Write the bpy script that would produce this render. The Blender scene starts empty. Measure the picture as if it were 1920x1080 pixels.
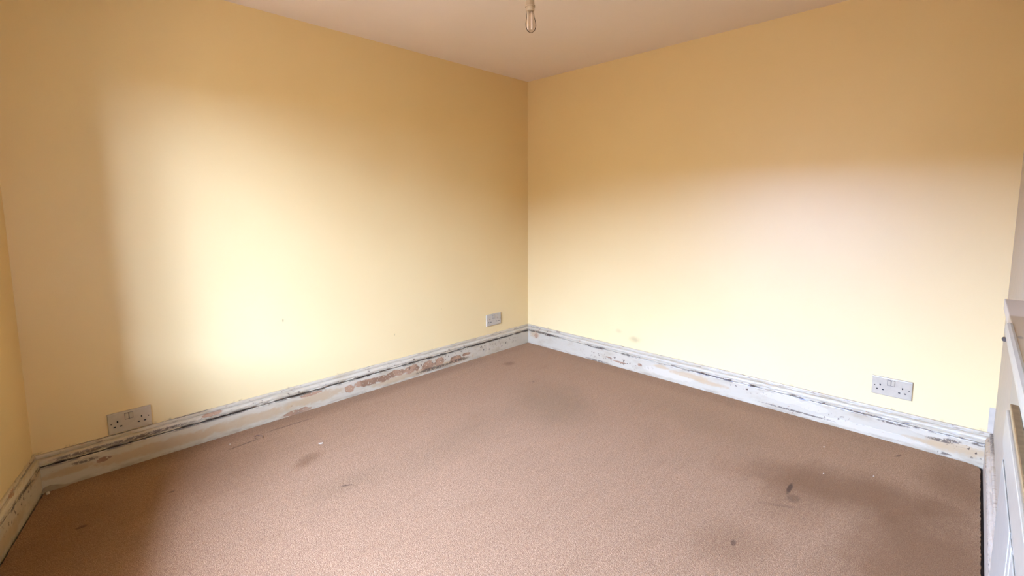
import bpy, bmesh, math, random
from mathutils import Vector, Matrix

random.seed(7)
C = bpy.context.scene.collection
SC = bpy.context.scene

# ------------------------------------------------------------------ camera
cam_d = bpy.data.cameras.new('camera')
cam = bpy.data.objects.new('camera', cam_d)
C.objects.link(cam)
YAW, PITCH, ROLL = 0.7906, 0.1053, -0.0046
fw = Vector((math.sin(YAW) * math.cos(PITCH), math.cos(YAW) * math.cos(PITCH), -math.sin(PITCH)))
rt = Vector((math.cos(YAW), -math.sin(YAW), 0))
up = rt.cross(fw)
c_, s_ = math.cos(ROLL), math.sin(ROLL)
rt, up = c_ * rt + s_ * up, -s_ * rt + c_ * up
M = Matrix((rt, up, -fw)).transposed().to_4x4()
M.translation = Vector((-3.0189, -2.7906, 1.2161))
cam.matrix_world = M
cam_d.sensor_fit = 'HORIZONTAL'
cam_d.sensor_width = 36
cam_d.lens = 879.7 / 1920 * 36
cam_d.shift_y = (477.85 - 540) / 1920
cam_d.clip_start = 0.02
SC.camera = cam

# ------------------------------------------------------------------ light
world = bpy.data.worlds.new('world')
SC.world = world
world.use_nodes = True
bg = world.node_tree.nodes['Background']
bg.inputs['Color'].default_value = (0.60, 0.812, 1.66, 1)      # overcast sky
bg.inputs['Strength'].default_value = 11.0

WIN_T0, WIN_T1, WIN_Z0, WIN_Z1 = 0.72, 2.30, 0.58, 1.88        # window in the west wall
P0 = Vector((-3.109, 0.0, 0.0))
DW = Vector((-0.2286, -0.9735, 0.0)).normalized()              # along the west wall
NW = Vector((0.9735, -0.2286, 0.0)).normalized()               # into the room
portal_d = bpy.data.lights.new('window_portal', 'AREA')
portal_d.shape = 'RECTANGLE'
portal_d.size = WIN_T1 - WIN_T0
portal_d.size_y = WIN_Z1 - WIN_Z0
portal_d.cycles.is_portal = True
portal = bpy.data.objects.new('window_portal', portal_d)
C.objects.link(portal)
pm = Matrix((DW, Vector((0, 0, 1)), -NW)).transposed().to_4x4()
pm.translation = P0 + DW * (WIN_T0 + WIN_T1) / 2 - NW * 0.27 + Vector((0, 0, (WIN_Z0 + WIN_Z1) / 2))
portal.matrix_world = pm

SC.view_settings.view_transform = 'Standard'
SC.view_settings.look = 'None'
SC.view_settings.gamma = 1
SC.view_settings.use_curve_mapping = False
SC.view_settings.exposure = 3.26
SC.cycles.max_bounces = 14
SC.cycles.diffuse_bounces = 10
SC.cycles.use_denoising = True
SC.cycles.sample_clamp_indirect = 8


# ------------------------------------------------------------------ node helpers
class NT:
    def __init__(self, name):
        self.m = bpy.data.materials.new(name)
        self.m.use_nodes = True
        self.t = self.m.node_tree
        self.b = self.t.nodes['Principled BSDF']

    def n(self, typ, ins=None, **props):
        nd = self.t.nodes.new(typ)
        for k, v in props.items():
            setattr(nd, k, v)
        for k, v in (ins or {}).items():
            self.put(nd.inputs[k], v)
        return nd

    def put(self, sock, v):
        if isinstance(v, bpy.types.NodeSocket):
            self.t.links.new(v, sock)
        else:
            if sock.type == 'RGBA' and len(v) == 3:
                v = (*v, 1)
            sock.default_value = v

    def math(self, op, a, b=0.0, c=0.0, clamp=False):
        nd = self.n('ShaderNodeMath', {0: a, 1: b, 2: c}, operation=op, use_clamp=clamp)
        return nd.outputs[0]

    def mix(self, fac, a, b, mode='MIX'):
        nd = self.n('ShaderNodeMix', None, data_type='RGBA', blend_type=mode)
        self.put(nd.inputs[0], fac)
        self.put(nd.inputs[6], a)
        self.put(nd.inputs[7], b)
        return nd.outputs[2]

    def pos(self):
        if not hasattr(self, '_p'):
            self._p = self.n('ShaderNodeNewGeometry').outputs['Position']
        return self._p

    def sep(self):
        if not hasattr(self, '_s'):
            self._s = self.n('ShaderNodeSeparateXYZ', {0: self.pos()})
        return self._s.outputs

    def noise(self, scale, detail=4, rough=0.55, stretch=(1, 1, 1), off=(0, 0, 0)):
        mp = self.n('ShaderNodeMapping', {'Vector': self.pos(), 'Scale': stretch, 'Location': off})
        return self.n('ShaderNodeTexNoise', {'Vector': mp.outputs[0], 'Scale': scale, 'Detail': detail, 'Roughness': rough}).outputs['Fac']

    def ramp(self, v, lo, hi, to0=0.0, to1=1.0, smooth=True):
        nd = self.n('ShaderNodeMapRange', {'Value': v, 'From Min': lo, 'From Max': hi, 'To Min': to0, 'To Max': to1},
                    interpolation_type='SMOOTHSTEP' if smooth else 'LINEAR')
        return nd.outputs[0]

    def blob(self, centre, radii, rot=0.0, soft=0.5, wob=None, wamp=0.4):
        """1 inside an ellipsoid at a world position, 0 outside, edge broken up by the noise wob"""
        v = self.n('ShaderNodeVectorMath', {0: self.pos(), 1: centre}, operation='SUBTRACT').outputs[0]
        if rot:
            v = self.n('ShaderNodeVectorRotate', {'Vector': v, 'Axis': (0, 0, 1), 'Angle': rot}, rotation_type='AXIS_ANGLE').outputs[0]
        v = self.n('ShaderNodeVectorMath', {0: v, 1: radii}, operation='DIVIDE').outputs[0]
        d = self.n('ShaderNodeVectorMath', {0: v}, operation='LENGTH').outputs['Value']
        if wob is not None:
            d = self.math('ADD', d, self.math('MULTIPLY', self.math('SUBTRACT', wob, 0.5), wamp * 2))
        return self.ramp(d, 1.0 - soft, 1.0 + soft * 0.3, 1.0, 0.0)

    def addmax(self, *socks):
        r = socks[0]
        for s in socks[1:]:
            r = self.math('MAXIMUM', r, s)
        return r

    def bump(self, h, strength, dist):
        nd = self.n('ShaderNodeBump', {'Height': h, 'Strength': strength, 'Distance': dist})
        self.put(self.b.inputs['Normal'], nd.outputs[0])

    def out(self, col, rough=0.5, spec=0.5, **kw):
        self.put(self.b.inputs['Base Color'], col)
        self.put(self.b.inputs['Roughness'], rough)
        self.put(self.b.inputs['Specular IOR Level'], spec)
        for k, v in kw.items():
            self.put(self.b.inputs[k], v)
        return self.m


def plain(name, col, rough=0.5, spec=0.5, **kw):
    t = NT(name)
    n = t.noise(40, 3)
    c = t.mix(t.ramp(n, 0.3, 0.7), tuple(x * 0.95 for x in col), tuple(min(1, x * 1.04) for x in col))
    return t.out(c, rough, spec, **kw)


# wall paint: satin cream yellow
def wall_paint():
    t = NT('cream_wall_paint')
    big = t.noise(1.3, 3, 0.5)
    col = t.mix(t.ramp(big, 0.3, 0.7), (0.675, 0.495, 0.200), (0.69, 0.514, 0.213))
    w = t.noise(38, 4, 0.6)
    smudge = t.blob((0, -1.066, 0.232), (0.3, 0.05, 0.028), wob=w, soft=0.9)
    smudge = t.addmax(smudge, t.math('MULTIPLY', t.blob((0, -0.93, 0.27), (0.3, 0.03, 0.02), wob=w, soft=0.9), 0.5))
    col = t.mix(t.math('MULTIPLY', smudge, 0.45), col, (0.22, 0.16, 0.065))
    # scuffed line along the top of the skirting
    z = t.sep()[2]
    edge = t.math('MULTIPLY', t.ramp(z, 0.163, 0.175, 1, 0), t.ramp(t.noise(14, 5, 0.7), 0.56, 0.66))
    col = t.mix(t.math('MULTIPLY', edge, 0.7), col, (0.2, 0.13, 0.05))
    for (x, zz, r) in ((-1.35, 0.335, .004), (-2.07, 0.565, .005), (-0.95, 0.45, .003)):
        col = t.mix(t.math('MULTIPLY', t.blob((x, 0, zz), (r, .05, r * 2.2), wob=w), 0.5), col, (0.2, 0.13, 0.05))
    r = t.noise(220, 2, 0.5)
    t.bump(t.math('ADD', t.math('MULTIPLY', r, 0.5), t.noise(9, 2)), 0.10, 0.004)
    return t.out(col, 0.42, 0.6)


def ceiling_paint():
    t = NT('white_ceiling_paint')
    col = t.mix(t.ramp(t.noise(2.0, 3), 0.3, 0.7), (0.76, 0.65, 0.47), (0.78, 0.67, 0.49))
    t.bump(t.noise(120, 3), 0.15, 0.003)
    return t.out(col, 0.8, 0.3)


def skirting_paint(name, axis, brown, tan, white, dirt, speck, base, gap=0.6, moulding=False):
    """old gloss paint with chips; lists are (position along wall, height, half length, half height)"""
    t = NT(name)
    st = (1, 6, 3) if axis == 'x' else (6, 1, 3)
    st2 = (1, 3, 1.4) if axis == 'x' else (3, 1, 1.4)
    w = t.noise(22, 6, 0.68, st2)
    w2 = t.noise(60, 4, 0.6, st2)

    def bl(e, soft=0.35, wamp=0.8, wv=None):
        a, z, ra, rz = e
        c = (a, -0.02, z) if axis == 'x' else (-0.02, a, z)
        r = (ra, 0.3, rz) if axis == 'x' else (0.3, ra, rz)
        if axis == 'w':
            p = P0 + DW * a
            c, r = (p.x, p.y, z), (ra, ra, rz)
        return t.blob(c, r, soft=soft, wob=wv or w, wamp=wamp)
    grime = t.ramp(t.noise(5, 5, 0.65, st), 0.45, 0.75)
    col = t.mix(grime, base, tuple(b * k for b, k in zip(base, (0.82, 0.77, 0.68))))
    height = t.math('MULTIPLY', w, 0.15)
    for e in white:
        m = bl(e, 0.15, 0.7)
        col = t.mix(m, col, (0.48, 0.395, 0.235))
        height = t.math('ADD', height, t.math('MULTIPLY', m, 0.2))
    for e in tan:
        m = bl(e, 0.4, 0.9)
        col = t.mix(t.math('MULTIPLY', m, 0.75), col, (0.42, 0.28, 0.12))
    chips = None
    for e in brown:
        m = t.math('MULTIPLY', bl(e, 0.08, 0.95), t.ramp(t.noise(75, 3, 0.5, st2, (7, 1, 4)), 0.36, 0.39))
        chips = m if chips is None else t.math('MAXIMUM', chips, m)
    # small chips scattered everywhere
    sc = t.math('MULTIPLY', t.ramp(t.noise(30, 5, 0.6, st2, (3, 1, 2)), 0.655, 0.685), t.ramp(t.noise(4, 2, 0.5, st2, (8, 8, 8)), 0.48, 0.6))
    chips = sc if chips is None else t.math('MAXIMUM', chips, sc)
    ccol = t.mix(t.ramp(t.noise(12, 3, 0.5, (1, 1, 1), (5, 5, 5)), 0.4, 0.62), (0.36, 0.205, 0.095), (0.235, 0.125, 0.055))
    col = t.mix(chips, col, ccol)
    height = t.math('SUBTRACT', height, t.math('MULTIPLY', chips, 0.5))
    for e in dirt:
        m = t.math('MULTIPLY', bl(e, 0.3, 1.1, w2), t.ramp(w2, 0.38, 0.5))
        col = t.mix(t.math('MULTIPLY', m, 0.85), col, (0.085, 0.055, 0.03))
    for e in speck:
        m = t.math('MULTIPLY', bl(e, 0.6, 0.3), t.ramp(t.noise(55, 2, 0.5, (1, 1, 1), (4, 4, 1)), 0.62, 0.66))
        col = t.mix(m, col, (0.10, 0.06, 0.03))
    # dark cracks by the gap between board and moulding, and along the top edge
    z = t.sep()[2]
    near = t.math('MULTIPLY', t.ramp(z, 0.097, 0.108), t.ramp(z, 0.116, 0.124, 1, 0))
    crk = t.math('MULTIPLY', near, t.ramp(t.noise(11, 6, 0.72, st, (1, 7, 3)), 0.60 - 0.18 * gap, 0.64 - 0.14 * gap))
    top = t.math('MULTIPLY', t.ramp(z, 0.142, 0.150), t.ramp(t.noise(13, 6, 0.75, st, (2, 2, 9)), 0.56, 0.62))
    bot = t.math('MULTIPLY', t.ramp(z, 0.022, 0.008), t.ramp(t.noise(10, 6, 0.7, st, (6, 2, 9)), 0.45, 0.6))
    col = t.mix(t.math('MULTIPLY', crk, 0.9), col, (0.045, 0.022, 0.007))
    col = t.mix(t.math('MULTIPLY', top, 0.65), col, (0.15, 0.09, 0.04))
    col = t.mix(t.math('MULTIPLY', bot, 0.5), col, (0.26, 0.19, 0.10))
    t.bump(height, 0.5, 0.004)
    return t.out(col, 0.42, 0.5)


def carpet_mat():
    t = NT('worn_pink_brown_carpet')
    mott = t.noise(2.2, 5, 0.6)
    fine = t.noise(330, 2, 0.6)
    mid = t.noise(90, 3, 0.6)
    col = t.mix(t.ramp(mott, 0.3, 0.7), (0.245, 0.127, 0.046), (0.28, 0.148, 0.057))
    col = t.mix(t.ramp(fine, 0.36, 0.64), t.mix(0.75, col, (0.13, 0.06, 0.025)), t.mix(0.55, col, (0.46, 0.29, 0.15)))
    stk = t.n('ShaderNodeTexNoise', {'Vector': t.n('ShaderNodeMapping', {'Vector': t.pos(), 'Rotation': (0, 0, 0.5), 'Scale': (1, 7, 1)}).outputs[0], 'Scale': 3.0, 'Detail': 6.0, 'Roughness': 0.65}).outputs['Fac']
    col = t.mix(t.ramp(stk, 0.5, 0.75, 0, 0.25), col, (0.17, 0.085, 0.032))
    col = t.mix(t.ramp(mid, 0.4, 0.7, 0, 0.45), col, (0.16, 0.08, 0.035))
    w = t.noise(5, 5, 0.65)
    wf = t.noise(26, 4, 0.6)
    # greyish worn patches, with soft shadow bands painted into the colour
    for (c, r, rot, k) in (((-0.86, -1.02, 0), (0.30, 0.42, 1), 0.6, 0.34), ((-1.55, -0.95, 0), (0.60, 0.16, 1), -0.15, 0.16),
                           ((-2.15, -0.90, 0), (0.22, 0.10, 1), 0.0, 0.22), ((-0.45, -1.75, 0), (0.20, 0.5, 1), 0.1, 0.16)):
        col = t.mix(t.math('MULTIPLY', t.blob(c, r, rot, 0.9, w, 0.5), k), col, (0.12, 0.075, 0.030))
    # brown stains; those by the south wall also paint in dimmer floor light
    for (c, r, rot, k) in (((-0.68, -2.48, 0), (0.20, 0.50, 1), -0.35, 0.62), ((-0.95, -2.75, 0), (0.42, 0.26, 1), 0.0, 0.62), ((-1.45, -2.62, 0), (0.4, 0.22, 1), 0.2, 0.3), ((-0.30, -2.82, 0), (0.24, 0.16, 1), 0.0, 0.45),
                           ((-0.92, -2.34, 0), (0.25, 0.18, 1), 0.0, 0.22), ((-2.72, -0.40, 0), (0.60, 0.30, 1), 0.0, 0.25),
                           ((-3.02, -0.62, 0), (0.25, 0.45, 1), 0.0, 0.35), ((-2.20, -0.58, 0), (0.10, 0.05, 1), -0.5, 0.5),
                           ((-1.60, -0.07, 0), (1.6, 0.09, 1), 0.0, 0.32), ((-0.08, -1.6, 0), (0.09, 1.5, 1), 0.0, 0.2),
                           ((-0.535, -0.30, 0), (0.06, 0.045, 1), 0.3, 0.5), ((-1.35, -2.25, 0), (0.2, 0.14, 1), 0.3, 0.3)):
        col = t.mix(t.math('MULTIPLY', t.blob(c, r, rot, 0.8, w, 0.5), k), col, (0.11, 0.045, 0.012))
    # small dark marks
    for (x, y, rx, ry, rot, k) in ((-0.828, -2.299, 0.060, 0.010, -0.05, 0.85), (-0.90, -2.33, 0.035, 0.03, 0, 0.4), (-0.99, -2.30, 0.012, 0.09, -0.5, 0.2), (-1.341, -2.247, .02, .010, -.3, .6),
                                   (-2.989, -0.438, .02, .012, 0, .6), (-2.702, -0.415, .015, .008, 0, .5), (-0.688, -0.686, .01, .01, 0, .5),
                                   (-2.36, -0.19, .09, .006, -.1, .6), (-2.12, -0.14, .16, .006, .02, .5), (-2.155, -0.91, .03, .008, 0.5, .6), (-0.17, -2.6, .03, .007, .4, .5)):
        col = t.mix(t.math('MULTIPLY', t.blob((x, y, 0), (rx, ry, 1), rot, 0.5, wf, 0.6), k), col, (0.035, 0.015, 0.006))
    vor = t.n('ShaderNodeTexVoronoi', {'Vector': t.pos(), 'Scale': 260.0, 'Randomness': 1.0}).outputs['Distance']
    t.bump(t.math('ADD', t.math('MULTIPLY', vor, -0.8), t.math('MULTIPLY', mid, 0.7)), 0.45, 0.004)
    return t.out(col, 0.95, 0.1, **{'Sheen Weight': 0.15, 'Sheen Roughness': 0.4, 'Sheen Tint': (1.0, 0.60, 0.27, 1)})


M_WALL = wall_paint()
M_CEIL = ceiling_paint()
M_WALL_S = plain('off_white_wall_paint', (0.44, 0.365, 0.235), 0.45)
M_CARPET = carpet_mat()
M_SUB = plain('dark_floorboard', (0.035, 0.022, 0.016), 0.9)
BASE = (0.47, 0.385, 0.225)
M_SK_N = skirting_paint('peeling_skirting_paint_north', 'x',
    brown=[(-1.70, .056, .030, .024), (-1.575, .066, .085, .026), (-1.46, .06, .06, .022), (-1.36, .07, .075, .024), (-1.24, .068, .07, .030), (-1.10, .058, .06, .034),
           (-0.985, .060, .045, .034), (-0.84, .045, .06, .024), (-0.74, .06, .04, .012), (-2.892, .067, .028, .012), (-2.45, .136, .045, .009), (-2.02, .012, .09, .016), (-1.95, .095, .08, .010)],
    tan=[(-1.92, .062, .22, .030), (-2.30, .05, .30, .03), (-2.65, .05, .35, .028), (-3.0, .06, .12, .02), (-1.15, .03, .5, .022)],
    white=[(-1.62, .085, .15, .016), (-1.3, .04, .22, .018), (-1.03, .045, .05, .02)],
    dirt=[(-2.72, .128, .20, .010), (-2.95, .128, .12, .010), (-2.55, .165, .14, .006), (-2.95, .085, .05, .01), (-1.04, .025, .18, .014), (-0.82, .03, .12, .016), (-2.90, .165, .2, .005)],
    speck=[(-0.42, .068, .30, .040), (-0.95, .08, .5, .03), (-1.6, .13, 1.2, .012)], base=BASE, gap=0.95)
M_SK_E = skirting_paint('peeling_skirting_paint_east', 'y',
    brown=[(-0.116, .082, .022, .022), (-1.126, .061, .018, .012), (-0.86, .055, .03, .006), (-0.95, .04, .05, .006)],
    tan=[(-1.291, .085, .06, .014), (-1.50, .072, .16, .020), (-1.62, .058, .13, .016), (-2.80, .056, .14, .030), (-2.70, .05, .1, .012), (-0.1, .09, .06, .04)],
    white=[(-2.05, .080, .12, .024), (-2.20, .072, .09, .024), (-1.35, .05, .2, .03), (-2.70, .092, .075, .016), (-2.45, .03, .25, .018), (-2.83, .075, .05, .01)],
    dirt=[(-2.735, .074, .055, .009), (-2.43, .112, .12, .006), (-1.60, .112, .15, .006), (-0.2, .118, .22, .010), (-2.78, .085, .035, .01), (-0.75, .006, .12, .008), (-2.87, .1, .03, .008), (-2.56, .098, .07, .007), (-2.757, .014, .03, .007), (-2.12, .025, .2, .006)],
    speck=[(-1.855, .080, .14, .022), (-0.9, .05, .35, .03), (-2.25, .05, .2, .02), (-0.15, .14, .15, .02), (-2.85, .06, .1, .04)], base=(0.44, 0.36, 0.212), gap=0.35)
M_SK_W = skirting_paint('peeling_skirting_paint_west', 'w',
    brown=[(0.25, .055, .012, .028), (0.30, .15, .03, .012), (0.33, .02, .01, .01)], tan=[(0.4, .04, .2, .03), (0.1, .1, .1, .02)], white=[],
    dirt=[(0.26, .07, .012, .03), (0.12, .155, .1, .006)], speck=[(0.2, .08, .3, .04)], base=BASE, gap=0.7)
M_SK_S = skirting_paint('peeling_skirting_paint_south', 'y',
    brown=[], tan=[(-2.9, .12, .2, .03)], white=[], dirt=[(-2.9, .16, .1, .006)], speck=[(-2.9, .1, .3, .08)], base=(0.46, 0.375, 0.25), gap=0.5)
M_SOCKET = plain('white_socket_plastic', (0.425, 0.35, 0.215), 0.3)
M_HOLE = plain('socket_hole_black', (0.012, 0.012, 0.014), 0.8)
M_SCREW = plain('screw_metal', (0.07, 0.05, 0.03), 0.5, Metallic=0.3)
M_HOLDER = plain('aged_cream_plastic', (0.48, 0.38, 0.22), 0.4)
M_STREAK = plain('white_reflection_streak', (0.90, 0.79, 0.60), 0.25)
M_WHITE = plain('white_gloss_woodwork', (0.32, 0.285, 0.195), 0.3)
M_OFFWHITE = plain('off_white_gloss_woodwork', (0.31, 0.26, 0.165), 0.35)
M_BLACK = plain('black_enamel', (0.01, 0.01, 0.011), 0.3)
M_FLAKE = plain('white_paint_flake', (0.46, 0.36, 0.21), 0.5)
M_THREAD = plain('brown_thread', (0.12, 0.06, 0.03), 0.9)
M_GREY = plain('sky_blocker_red_brick', (0.22, 0.135, 0.055), 0.9)
M_GRASS = plain('outdoor_ground', (0.15, 0.085, 0.045), 0.95)


def brass_mat():
    t = NT('dull_brass')
    col = t.mix(t.ramp(t.noise(60, 3), 0.3, 0.7), (0.42, 0.31, 0.15), (0.52, 0.39, 0.19))
    return t.out(col, 0.38, 0.5, Metallic=0.8)


M_BRASS = brass_mat()


def mantel_mat():
    t = NT('stained_white_mantel_top')
    x = t.sep()[0]
    w = t.noise(9, 4, 0.6)
    k = t.ramp(t.math('ADD', x, t.math('MULTIPLY', t.math('SUBTRACT', w, 0.5), 0.05)), -1.32, -1.35)
    col = t.mix(k, (0.50, 0.42, 0.29), (0.38, 0.28, 0.15))
    for (px, py) in ((-1.60, -2.872), (-1.62, -2.888)):
        col = t.mix(t.blob((px, py, .94), (.02, .006, .1), wob=w), col, (0.2, 0.16, 0.1))
    return t.out(col, 0.4, 0.5)


M_MANTEL = mantel_mat()


def glass_mat(name, tint=(1, 1, 1), gloss=0.06):
    """thin clear glass: passes light straight through, with a fresnel reflection"""
    m = bpy.data.materials.new(name)
    m.use_nodes = True
    nt = m.node_tree
    nt.nodes.clear()
    o = nt.nodes.new('ShaderNodeOutputMaterial')
    mx = nt.nodes.new('ShaderNodeMixShader')
    tr = nt.nodes.new('ShaderNodeBsdfTransparent')
    gl = nt.nodes.new('ShaderNodeBsdfGlossy')
    fr = nt.nodes.new('ShaderNodeLayerWeight')
    fr.inputs['Blend'].default_value = gloss
    tr.inputs['Color'].default_value = (*tint, 1)
    gl.inputs['Roughness'].default_value = 0.03
    nt.links.new(fr.outputs['Fresnel'], mx.inputs[0])
    nt.links.new(tr.outputs[0], mx.inputs[1])
    nt.links.new(gl.outputs[0], mx.inputs[2])
    nt.links.new(mx.outputs[0], o.inputs['Surface'])
    return m


M_PANE = glass_mat('window_glass', (0.96, 0.98, 0.97))
M_BULB = glass_mat('bulb_glass', (0.90, 0.865, 0.83), 0.10)


# ------------------------------------------------------------------ mesh helpers
def obj(name, bm, mats, parent=None, kind=None, smooth=False):
    bmesh.ops.recalc_face_normals(bm, faces=bm.faces)
    me = bpy.data.meshes.new(name)
    bm.to_mesh(me)
    bm.free()
    for m in (mats if isinstance(mats, (list, tuple)) else [mats]):
        me.materials.append(m)
    if smooth:
        for p in me.polygons:
            p.use_smooth = True
    o = bpy.data.objects.new(name, me)
    C.objects.link(o)
    if parent:
        o.parent = parent
    if kind:
        o['kind'] = kind
    return o


def thing(name, label, cat, loc=(0, 0, 0), rotz=0.0, group=None):
    o = bpy.data.objects.new(name, None)
    o.empty_display_size = 0.05
    C.objects.link(o)
    o.location = loc
    o.rotation_euler = (0, 0, rotz)
    tag(o, label, cat, group)
    return o


def tag(o, label, cat, group=None):
    o['label'] = label
    o['category'] = cat
    if group:
        o['group'] = group


def box(bm, x0, x1, y0, y1, z0, z1, bev=0.0, mi=0):
    r = bmesh.ops.create_cube(bm, size=1)
    vs = r['verts']
    for v in vs:
        v.co = Vector(((x0 + x1) / 2 + v.co.x * (x1 - x0), (y0 + y1) / 2 + v.co.y * (y1 - y0), (z0 + z1) / 2 + v.co.z * (z1 - z0)))
    fs = {f for v in vs for f in v.link_faces}
    for f in fs:
        f.material_index = mi
    if bev:
        es = {e for v in vs for e in v.link_edges}
        bmesh.ops.bevel(bm, geom=list(es), offset=bev, segments=2, affect='EDGES', profile=0.5)
    return vs


def lathe(bm, prof, seg=28, centre=(0, 0, 0), mi=0):
    rings = []
    cx, cy, cz = centre
    for (r, z) in prof:
        if r < 1e-6:
            rings.append([bm.verts.new((cx, cy, cz + z))])
        else:
            rings.append([bm.verts.new((cx + r * math.cos(2 * math.pi * k / seg), cy + r * math.sin(2 * math.pi * k / seg), cz + z)) for k in range(seg)])
    for a, b in zip(rings, rings[1:]):
        for k in range(seg):
            k2 = (k + 1) % seg
            if len(a) == 1 and len(b) == 1:
                continue
            if len(a) == 1:
                f = bm.faces.new((a[0], b[k], b[k2]))
            elif len(b) == 1:
                f = bm.faces.new((a[k], b[0], a[k2]))
            else:
                f = bm.faces.new((a[k], b[k], b[k2], a[k2]))
            f.material_index = mi
            f.smooth = True


def tube(bm, pts, r, seg=10):
    rings = []
    pts = [Vector(p) for p in pts]
    for i, p in enumerate(pts):
        d = (pts[min(i + 1, len(pts) - 1)] - pts[max(i - 1, 0)]).normalized()
        a = d.cross(Vector((0.31, 0.87, 0.2))).normalized()
        b = d.cross(a)
        rings.append([bm.verts.new(p + r * (math.cos(2 * math.pi * k / seg) * a + math.sin(2 * math.pi * k / seg) * b)) for k in range(seg)])
    for a, b in zip(rings, rings[1:]):
        for k in range(seg):
            bm.faces.new((a[k], a[(k + 1) % seg], b[(k + 1) % seg], b[k])).smooth = True
    bm.faces.new(rings[0])
    bm.faces.new(list(reversed(rings[-1])))


# ------------------------------------------------------------------ room shell
H = 2.2544
YS = -2.913                      # south wall
LW = -YS / 0.9735                # length of the west wall
PSW = P0 + DW * LW
T = 0.28


def slab(bm, quad, n, t):
    a = [bm.verts.new(p) for p in quad]
    b = [bm.verts.new(Vector(p) + n * t) for p in quad]
    bm.faces.new(a)
    bm.faces.new(list(reversed(b)))
    for i in range(4):
        j = (i + 1) % 4
        bm.faces.new((a[i], b[i], b[j], a[j]))


ZB = -0.012
bm = bmesh.new(); box(bm, P0.x - 0.3, 0.3, 0, 0.2, ZB, H); obj('wall_north', bm, M_WALL, kind='structure')
bm = bmesh.new(); box(bm, 0, 0.2, YS - 0.2, 0, ZB, H); obj('wall_east', bm, M_WALL, kind='structure')
bm = bmesh.new(); box(bm, PSW.x - 0.4, 0, YS - 0.2, YS, ZB, H); obj('wall_south', bm, M_WALL_S, kind='structure')
bm = bmesh.new()


def wpt(t, z, d=0.0):
    p = P0 + DW * t + NW * d
    return Vector((p.x, p.y, z))


for (t0, t1, z0, z1) in ((0, WIN_T0, ZB, H), (WIN_T1, LW, ZB, H), (WIN_T0, WIN_T1, ZB, WIN_Z0), (WIN_T0, WIN_T1, WIN_Z1, H)):
    slab(bm, [wpt(t0, z0), wpt(t1, z0), wpt(t1, z1), wpt(t0, z1)], -NW, T)
bmesh.ops.remove_doubles(bm, verts=bm.verts, dist=1e-4)
obj('wall_west', bm, M_WALL, kind='structure')
bm = bmesh.new(); box(bm, PSW.x - 0.4, 0.25, YS - 0.25, 0.25, H, H + 0.1); obj('ceiling', bm, M_CEIL, kind='structure')
bm = bmesh.new(); box(bm, PSW.x - 0.4, 0.25, YS - 0.25, 0.25, -0.11, ZB); obj('floor', bm, M_SUB, kind='structure')

# window in the west wall, out of frame, the only source of daylight
wf = bmesh.new()


def wbox(bm, t0, t1, z0, z1, d0, d1):
    slab(bm, [wpt(t0, z0, d0), wpt(t1, z0, d0), wpt(t1, z1, d0), wpt(t0, z1, d0)], NW, d1 - d0)


fr = 0.05
wbox(wf, WIN_T0, WIN_T1, WIN_Z0, WIN_Z0 + fr, -0.22, -0.16)
wbox(wf, WIN_T0, WIN_T1, WIN_Z1 - fr, WIN_Z1, -0.22, -0.16)
wbox(wf, WIN_T0, WIN_T0 + fr, WIN_Z0 + fr, WIN_Z1 - fr, -0.22, -0.16)
wbox(wf, WIN_T1 - fr, WIN_T1, WIN_Z0 + fr, WIN_Z1 - fr, -0.22, -0.16)
TM = (WIN_T0 + WIN_T1) / 2
wbox(wf, TM - 0.035, TM + 0.035, WIN_Z0 + fr, WIN_Z1 - fr, -0.22, -0.16)
win = obj('window_1', wf, M_OFFWHITE, kind='structure')
for (a, b) in ((WIN_T0 + fr, TM - 0.035), (TM + 0.035, WIN_T1 - fr)):
    pb = bmesh.new(); wbox(pb, a, b, WIN_Z0 + fr, WIN_Z1 - fr, -0.192, -0.188); obj('pane', pb, M_PANE, win)
sb = bmesh.new(); wbox(sb, WIN_T0 - 0.05, WIN_T1 + 0.05, WIN_Z0 - 0.03, WIN_Z0, -0.16, 0.05); obj('window_sill', sb, M_OFFWHITE, win)

# outside, unseen: ground, plus building and wall added and sized to cut low sky
og = bmesh.new(); box(og, -60, PSW.x - 0.6, -60, 60, -0.7, -0.5); obj('outdoor_ground', og, M_GRASS, kind='structure')
ob = bmesh.new()
box(ob, -18, -12, -2.6, 30, -0.5, 2.7)
box(ob, -18, -12, -6.5, -2.6, -0.5, 3.02)
obj('sky_blocker_building', ob, M_GREY, kind='structure')
oh = bmesh.new(); box(oh, -13.0, -12, -40, -6.5, -0.5, 1.9); obj('sky_blocker_wall', oh, M_GREY, kind='structure')

oc = bmesh.new(); wbox(oc, -0.3, LW, 2.32, 2.45, -1.1, -T); obj('sky_blocker_canopy', oc, M_GREY, kind='structure')  # unseen canopy added to block the high sky above the window

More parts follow.
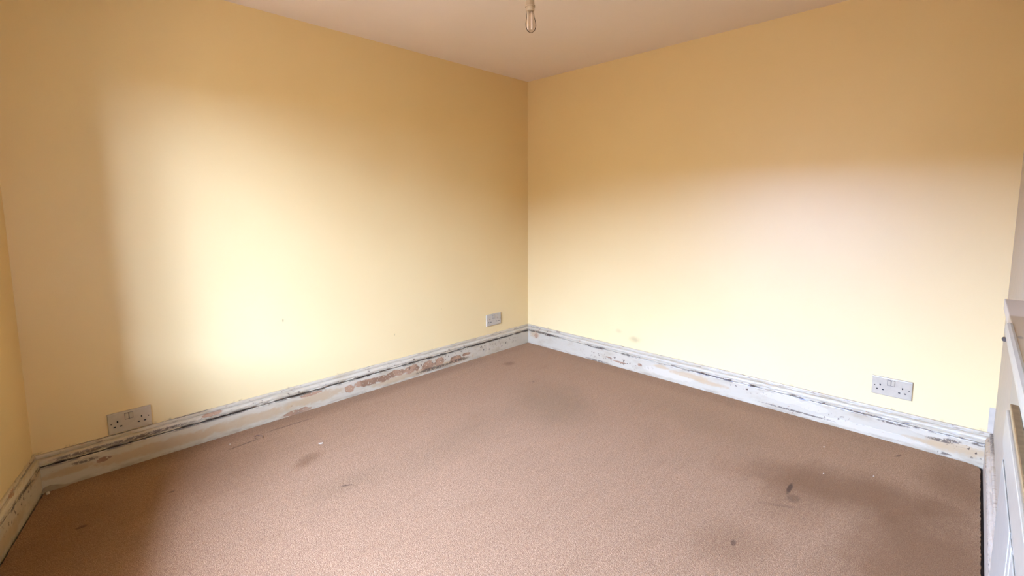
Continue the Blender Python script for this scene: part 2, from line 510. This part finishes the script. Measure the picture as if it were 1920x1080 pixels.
# ------------------------------------------------------------------ skirting
def skirting(name, p, q, inward, a0, a1, mat, slot):
    """p,q wall-line end points; a0,a1 interior corner angles"""
    p, q = Vector(p), Vector(q)
    d = (q - p).normalized()
    L = (q - p).length
    nseg = max(2, int(L / 0.025))
    gz = 0.108
    lower = [(0, ZB), (.022, ZB), (.022, gz - .004), (.0205, gz), (0.008, gz)]
    upper = [(0.006, gz + slot), (.0225, gz + slot), (.0235, gz + slot + .003), (.0235, .119), (.0205, .1205), (.0205, .1225), (.0225, .125), (.0228, .131), (.0205, .137), (.0165, .1415), (.0115, .1435), (.0085, .1445), (.0085, .147), (.0115, .1485), (.0115, .157), (.0095, .1605), (.006, .162), (0, .162)]
    objs = []
    for nm, prof, jit in ((name, lower, .0007), ('moulding', upper, .0009)):
        bm = bmesh.new()
        rings = []
        for i in range(nseg + 1):
            s = i / nseg
            ring = []
            for k, (dd, z) in enumerate(prof):
                lo = dd / math.tan(a0 / 2)
                hi = L - dd / math.tan(a1 / 2)
                u = lo + (hi - lo) * s
                j = (random.uniform(-1, 1) * jit if 0 < dd and ZB < z < .16 else 0)
                j2 = random.uniform(-1, 1) * jit if 0 < dd and ZB < z < .16 else 0
                v = p + d * u + inward * (dd + j)
                ring.append(bm.verts.new((v.x, v.y, z + j2)))
            rings.append(ring)
        n = len(prof)
        for a, b in zip(rings, rings[1:]):
            for k in range(n):
                bm.faces.new((a[k], a[(k + 1) % n], b[(k + 1) % n], b[k]))
        bm.faces.new(rings[0])
        bm.faces.new(list(reversed(rings[-1])))
        objs.append(obj(nm, bm, mat, objs[0] if objs else None, 'structure' if not objs else None))
    # dark void behind the gap
    bm = bmesh.new()
    a = p + d * 0.01; b = q - d * 0.01
    vs = []
    for e in (a, b):
        for (dd, z) in ((0, gz), (.009, gz), (.009, gz + slot), (0, gz + slot)):
            v = e + inward * dd
            vs.append(bm.verts.new((v.x, v.y, z)))
    for k in range(4):
        bm.faces.new((vs[k], vs[(k + 1) % 4], vs[4 + (k + 1) % 4], vs[4 + k]))
    bm.faces.new(vs[:4]); bm.faces.new(list(reversed(vs[4:])))
    obj('gap', bm, M_SUB, objs[0])
    return objs[0]


R90 = math.pi / 2
AC = math.acos(max(-1, min(1, Vector((1, 0, 0)).dot(DW))))
skirting('baseboard_north', P0, (0, 0, 0), Vector((0, -1, 0)), AC, R90, M_SK_N, .0055)
skirting('baseboard_east', (0, 0, 0), (0, YS, 0), Vector((-1, 0, 0)), R90, R90, M_SK_E, .003)
skirting('baseboard_west', PSW, P0, NW, math.pi - AC, AC, M_SK_W, .004)
skirting('baseboard_south', (0, YS, 0), (-1.745, YS, 0), Vector((0, 1, 0)), R90, R90, M_SK_S, .003)
# plaster strip in the corner above the east skirting
bm = bmesh.new(); box(bm, -.004, 0, YS, YS + .02, .162, .282, .001); obj('trim_1', bm, M_WALL_S, kind='structure')

# ------------------------------------------------------------------ carpet
edge = []
def carpet_edge(a, b, n, j):
    a, b = Vector(a), Vector(b)
    d = (b - a).normalized(); nn = Vector((-d.y, d.x, 0))
    for i in range(n):
        edge.append(a + (b - a) * (i / n) + nn * random.uniform(-j, j))
f0 = P0 + NW * .030 + DW * .03
f1 = P0 + NW * .030 + DW * (LW - .03)
carpet_edge((f0.x + .012, -.0245, 0), f0 + Vector((0, 0, 0)), 3, 0)
carpet_edge(f0, f1, 300, .0015)
carpet_edge((f1.x + .02, YS + .033, 0), (-.07, YS + .031, 0), 500, .0016)
carpet_edge((-.045, YS + .036, 0), (-.027, YS + .060, 0), 6, 0)
carpet_edge((-.0245, YS + .08, 0), (-.0245, -.0245, 0), 200, .0006)
carpet_edge((-.0245, -.0245, 0), (f0.x + .012, -.0245, 0), 200, .0006)
bm = bmesh.new()
top = [bm.verts.new((v.x, v.y, 0.0)) for v in edge]
bot = [bm.verts.new((v.x, v.y, ZB)) for v in edge]
bm.faces.new(top)
bm.faces.new(list(reversed(bot)))
for i in range(len(edge)):
    j = (i + 1) % len(edge)
    bm.faces.new((top[i], bot[i], bot[j], top[j]))
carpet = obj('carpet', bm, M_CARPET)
tag(carpet, 'worn pinkish brown fitted carpet with dark stains covering the whole floor', 'carpet')

# ------------------------------------------------------------------ double sockets
SW, SH, SD = .162, .0954, .011


def make_socket(label):
    t = thing('double_socket', label, 'socket', group=None)
    # face plate lies in the local xz plane, front towards -y, origin at bottom left of the back
    holes = []
    for cx in (.215, .765):
        holes += [((cx) * SW, .56 * SH, .0026, .0042), ((cx - .072) * SW, .315 * SH, .0042, .0026), ((cx + .072) * SW, .315 * SH, .0042, .0026)]
    xs = {0.004, SW - .004}
    zs = {0.004, SH - .004}
    for (cx, cz, rx, rz) in holes:
        xs |= {cx - rx, cx + rx}; zs |= {cz - rz, cz + rz}
    xs, zs = sorted(xs), sorted(zs)
    bm = bmesh.new()
    grid = {}

    def vert(x, y, z):
        k = (round(x, 6), round(y, 6), round(z, 6))
        if k not in grid:
            grid[k] = bm.verts.new((x, y, z))
        return grid[k]
    yf, yh = -SD, -.003
    for i in range(len(xs) - 1):
        for j in range(len(zs) - 1):
            x0, x1, z0, z1 = xs[i], xs[i + 1], zs[j], zs[j + 1]
            mx, mz = (x0 + x1) / 2, (z0 + z1) / 2
            hole = any(abs(mx - h[0]) < h[2] and abs(mz - h[1]) < h[3] for h in holes)
            if not hole:
                bm.faces.new((vert(x0, yf, z0), vert(x1, yf, z0), vert(x1, yf, z1), vert(x0, yf, z1)))
            else:
                f = bm.faces.new((vert(x0, yh, z0), vert(x1, yh, z0), vert(x1, yh, z1), vert(x0, yh, z1)))
                f.material_index = 1
    # walls of the holes
    for (cx, cz, rx, rz) in holes:
        zz = [z for z in zs if cz - rz - 1e-7 <= z <= cz + rz + 1e-7]
        xx = [x for x in xs if cx - rx - 1e-7 <= x <= cx + rx + 1e-7]
        loop = [(x, zz[0]) for x in xx] + [(xx[-1], z) for z in zz[1:]] + [(x, zz[-1]) for x in reversed(xx[:-1])] + [(xx[0], z) for z in reversed(zz[1:-1])]
        for a, b in zip(loop, loop[1:] + loop[:1]):
            f = bm.faces.new((vert(a[0], yf, a[1]), vert(b[0], yf, b[1]), vert(b[0], yh, b[1]), vert(a[0], yh, a[1])))
            f.material_index = 1
    # rounded rim and sides
    x0, x1, z0, z1 = xs[0], xs[-1], zs[0], zs[-1]
    loop = [(x, z0) for x in xs] + [(x1, z) for z in zs[1:]] + [(x, z1) for x in reversed(xs[:-1])] + [(x0, z) for z in reversed(zs[1:-1])]

    def outw(p, k):
        s = 1 + 0
        x = p[0] + (k if p[0] == x1 else -k if p[0] == x0 else 0)
        z = p[1] + (k if p[1] == z1 else -k if p[1] == z0 else 0)
        return x, z
    prev = [vert(a[0], yf, a[1]) for a in loop]
    for (k, y) in ((.0028, yf + .0008), (.004, yf + .003), (.004, 0)):
        cur = []
        for p in loop:
            x, z = outw(p, k)
            cur.append(vert(x, y, z))
        for i in range(len(loop)):
            j = (i + 1) % len(loop)
            bm.faces.new((prev[i], prev[j], cur[j], cur[i]))
        prev = cur
    bm.faces.new(prev)
    obj('faceplate', bm, [M_SOCKET, M_HOLE], t)
    # two rockers over a dark plate that paints in their gap shade
    rb = bmesh.new()
    box(rb, .383 * SW, .577 * SW, -SD - .0004, -SD + .002, .585 * SH, .905 * SH)
    obj('switch_shade_plate', rb, M_SWSHADE, t)
    for k, cx in enumerate((.431, .529)):
        b = bmesh.new()
        w = .041 * SW
        vs = [(-w, -.0004, -.0135), (w, -.0004, -.0135), (w, -.0040, .0135), (-w, -.0040, .0135)]
        front = [b.verts.new((cx * SW + x, -SD + y - .0006, .745 * SH + z)) for (x, y, z) in vs]
        back = [b.verts.new((cx * SW + x, -SD + .001, .745 * SH + z)) for (x, y, z) in vs]
        b.faces.new(front); b.faces.new(list(reversed(back)))
        for i in range(4):
            j = (i + 1) % 4
            b.faces.new((front[i], back[i], back[j], front[j]))
        obj('rocker_switch', b, M_SOCKET, t)
    for cx in (.075, .925):
        b = bmesh.new()
        bmesh.ops.create_cone(b, cap_ends=True, segments=14, radius1=.0030, radius2=.0026, depth=.0012,
                              matrix=Matrix.Translation((cx * SW, -SD - .0003, .50 * SH)) @ Matrix.Rotation(math.pi / 2, 4, 'X'))
        obj('screw_head', b, M_SCREW, t)
    return t


M_SWSHADE = plain('switch_gap_shade_grey', (0.06, 0.05, 0.045), 0.7)


def dup(root, label):
    r = root.copy(); C.objects.link(r)
    r['label'] = label
    for ch in list(root.children):
        c = ch.copy(); C.objects.link(c); c.parent = r
    return r


s1 = make_socket('white double wall socket sitting low on the skirting by the left corner')
s1.location = (-2.8618, 0, .1675)
s2 = dup(s1, 'white double wall socket nearest the room corner, above peeling skirting on the left wall')
s2.location = (-.5054, 0, .2311)
s3 = dup(s1, 'white double wall socket on the right wall near the mantel shelf')
s3.location = (0, -2.4596, .2302)
s3.rotation_euler = (0, 0, -math.pi / 2)

# ------------------------------------------------------------------ pendant lamp with clear bulb
LX, LY = -1.486, -1.388
pend = thing('pendant_lamp', 'bare clear bulb in a cream lampholder hanging from the ceiling', 'lamp', (LX, LY, 2.05))
b = bmesh.new(); lathe(b, [(0, H - 2.05), (.048, H - 2.05), (.048, H - 2.065), (.040, H - 2.075), (.015, H - 2.08), (0, H - 2.08)]); obj('ceiling_rose', b, M_HOLDER, pend, smooth=True)
b = bmesh.new(); tube(b, [(0, 0, H - 2.075), (0.001, 0, .13), (0, 0, .078)], .0035); obj('flex', b, M_HOLDER, pend)
b = bmesh.new()
lathe(b, [(0, .082), (.008, .082), (.010, .072), (.0155, .066), (.0165, .058), (.0165, .050), (.0178, .048), (.0178, .044), (.0165, .042), (.0165, .036), (.0178, .034), (.0178, .030), (.0170, .028), (.0178, .004), (.0205, .002), (.0210, -.004), (.0195, -.004), (.0185, .0), (0, .0)])
hold = obj('lamp_holder', b, M_HOLDER, pend, smooth=False)
bulb = bpy.data.objects.new('bulb', None)
C.objects.link(bulb)
bulb.parent = pend
bulb.empty_display_size = .03
bulb.rotation_euler = (0, 0, 0)
b = bmesh.new()
lathe(b, [(0, .004), (.0165, .004), (.0175, -.006), (.0175, -.018), (.0160, -.020), (0, -.020)])
obj('collar', b, M_HOLDER, bulb)
# pear-shaped envelope, slightly lopsided towards the right of the view
rv = Vector((rt.x, rt.y, 0)).normalized()
b = bmesh.new()
lathe(b, [(.0150, -.018), (.0155, -.028), (.0170, -.042), (.0200, -.056), (.0222, -.070), (.0222, -.080), (.0200, -.091), (.0150, -.100), (.0080, -.105), (0, -.1065)], 32)
for v in b.verts:
    k = max(0, min(1, (-v.co.z - .018) / .07))
    v.co += Vector((0.7, -0.7, 0)) * .0035 * k
obj('glass_envelope', b, M_BULB, bulb, smooth=True)
for dx in (-.0085, .0065):  # white tubes standing in for window reflections seen in the glass
    b = bmesh.new()
    o = Vector((0.7, -0.7, 0)) * dx
    tube(b, [o + Vector((0, 0, -.018)), o * 1.05 + Vector((0, 0, -.05)), o * 1.12 + Vector((0, 0, -.088)), o * .9 + Vector((0, 0, -.095))], .0042)
    obj('reflection_streak', b, M_STREAK, bulb)

# ------------------------------------------------------------------ mantel shelf and fireplace unit on the south wall
man = thing('mantel_shelf', 'white wooden mantel shelf with a stained tan top on the right', 'shelf', (-1.05, YS, .0))
mz = .938
b = bmesh.new(); box(b, -1.6, 0, 0, .049, mz - .03, mz, .002)
obj('shelf_board', b, M_MANTEL, man)
b = bmesh.new()
pr = [(0.047, mz - .032), (.0535, mz - .030), (.058, mz - .022), (.0585, mz - .008), (.056, mz + .001), (.051, mz + .003), (.047, mz + .001)]
ra = [b.verts.new((-.40, y, z)) for (y, z) in pr]; rb_ = [b.verts.new((-1.6, y, z)) for (y, z) in pr]
for k in range(len(pr)):
    j = (k + 1) % len(pr)
    b.faces.new((ra[k], ra[j], rb_[j], rb_[k]))
b.faces.new(ra); b.faces.new(list(reversed(rb_)))
obj('front_bead', b, M_WHITE, man)
b = bmesh.new(); box(b, -1.6, -.03, 0, .018, .62, mz - .03, .002)
obj('frieze_panel', b, M_OFFWHITE, man)
b = bmesh.new()
bmesh.ops.create_cone(b, cap_ends=True, segments=12, radius1=.006, radius2=.006, depth=.014, matrix=Matrix.Translation((.004, .040, mz - .12)) @ Matrix.Rotation(math.pi / 2, 4, 'Y'))
obj('screw_head', b, M_SCREW, man)

fire = thing('fireplace_unit', 'white panelled fireplace unit with brass-edged black top below the mantel shelf', 'fireplace', (-1.75, YS, 0))
b = bmesh.new()
box(b, -.60, 0, .0235, .0545, -.0, .755, .003)
obj('casing', b, M_WHITE, fire)
b = bmesh.new()
for (x0, x1) in ((-.30, -.02), (-.345, -.315), (-.58, -.36)):
    box(b, x0, x1, .0545, .0565, .03, .735, .0015)
obj('front_moulding', b, M_WHITE, fire)
b = bmesh.new(); box(b, -.62, .0, .020, .0575, .757, .826, .003)
obj('fascia', b, M_OFFWHITE, fire)
b = bmesh.new(); box(b, -.62, -.002, .020, .042, .826, .836)
obj('top_plate', b, M_BLACK, fire)
b = bmesh.new(); box(b, -.62, .0, .0415, .0535, .826, .8385, .002)
obj('brass_trim', b, M_BRASS, fire)

# ------------------------------------------------------------------ litter on the carpet
def flake(x, y, r, label, name='paint_flake', rot=0.0, asp=0.5):
    b = bmesh.new()
    n = 9
    tp, bt = [], []
    for k in range(n):
        a = 2 * math.pi * k / n
        rr = r * random.uniform(.75, 1.2)
        xx, yy = rr * math.cos(a), rr * math.sin(a) * asp
        zz = .0015 + .0025 * abs(math.cos(a))
        tp.append(b.verts.new((xx, yy, zz + .0012)))
        bt.append(b.verts.new((xx, yy, zz - .0018)))
    b.faces.new(tp); b.faces.new(list(reversed(bt)))
    for i in range(n):
        j = (i + 1) % n
        b.faces.new((tp[i], bt[i], bt[j], tp[j]))
    o = obj(name, b, M_FLAKE)
    o.location = (x, y, 0.0003)
    o.rotation_euler = (0, 0, rot)
    tag(o, label, 'paint flake', 'paint flakes on the carpet')
    return o


flake(-2.079, -.471, .0125, 'largest curled white paint flake, lying on carpet before the left wall', rot=-.5, asp=.45)
flake(-.329, -2.325, .0032, 'tiny white paint flake on carpet below the right socket, closest to the right skirting', asp=.9)
flake(-.605, -2.378, .0032, 'tiny white paint flake on the dark carpet stain at right, nearest the dark scuff', asp=.8)
flake(-.474, -2.543, .0032, 'tiny white paint flake on carpet toward the right corner', asp=.9)
flake(-2.41, -.145, .0035, 'tiny white paint flake against the left skirting right of the low socket', asp=.7)

b = bmesh.new()
pts = []
for i in range(15):
    a = -0.6 + i / 14 * 4.0
    pts.append((.020 * math.cos(a) * (1 - i * .02), .030 * math.sin(a), .0032 + .002 * math.sin(i)))
tube(b, pts, .0016, 6)
o = obj('thread', b, M_THREAD)
o.location = (-2.285, -.175, 0)
tag(o, 'curled brown thread lying on carpet beside the left skirting', 'thread')

b = bmesh.new()
bmesh.ops.create_icosphere(b, subdivisions=2, radius=.0075)
for v in b.verts:
    v.co *= random.uniform(.8, 1.15)
o = obj('plaster_crumb', b, M_FLAKE, smooth=True)
o.location = (-3.076, -.056, .005)
tag(o, 'small pale plaster crumb on carpet in the left corner', 'crumb')

# broken sliver of wood leaning at the foot of the skirting in the left corner
b = bmesh.new()
n = 12
fa, ba = [], []
for i in range(n + 1):
    s = i / n
    x = s * .085
    h = .020 * math.sin(math.pi * min(1, s * 1.0) ** .55) + .002
    fa.append((b.verts.new((x, -.006, 0)), b.verts.new((x, -.001, h))))
    ba.append((b.verts.new((x, 0.002, 0)), b.verts.new((x, .0035, h))))
for i in range(n):
    b.faces.new((fa[i][0], fa[i + 1][0], fa[i + 1][1], fa[i][1]))
    b.faces.new((ba[i][0], ba[i][1], ba[i + 1][1], ba[i + 1][0]))
    b.faces.new((fa[i][1], fa[i + 1][1], ba[i + 1][1], ba[i][1]))
    b.faces.new((fa[i][0], ba[i][0], ba[i + 1][0], fa[i + 1][0]))
b.faces.new((fa[0][0], fa[0][1], ba[0][1], ba[0][0])); b.faces.new((fa[n][0], ba[n][0], ba[n][1], fa[n][1]))
o = obj('wood_sliver', b, plain('pale_bare_wood', (0.27, 0.19, 0.09), 0.7))
o.location = (-3.095, -.029, .0006)
tag(o, 'pale curved wood sliver at the foot of the skirting in the left corner', 'wood sliver')
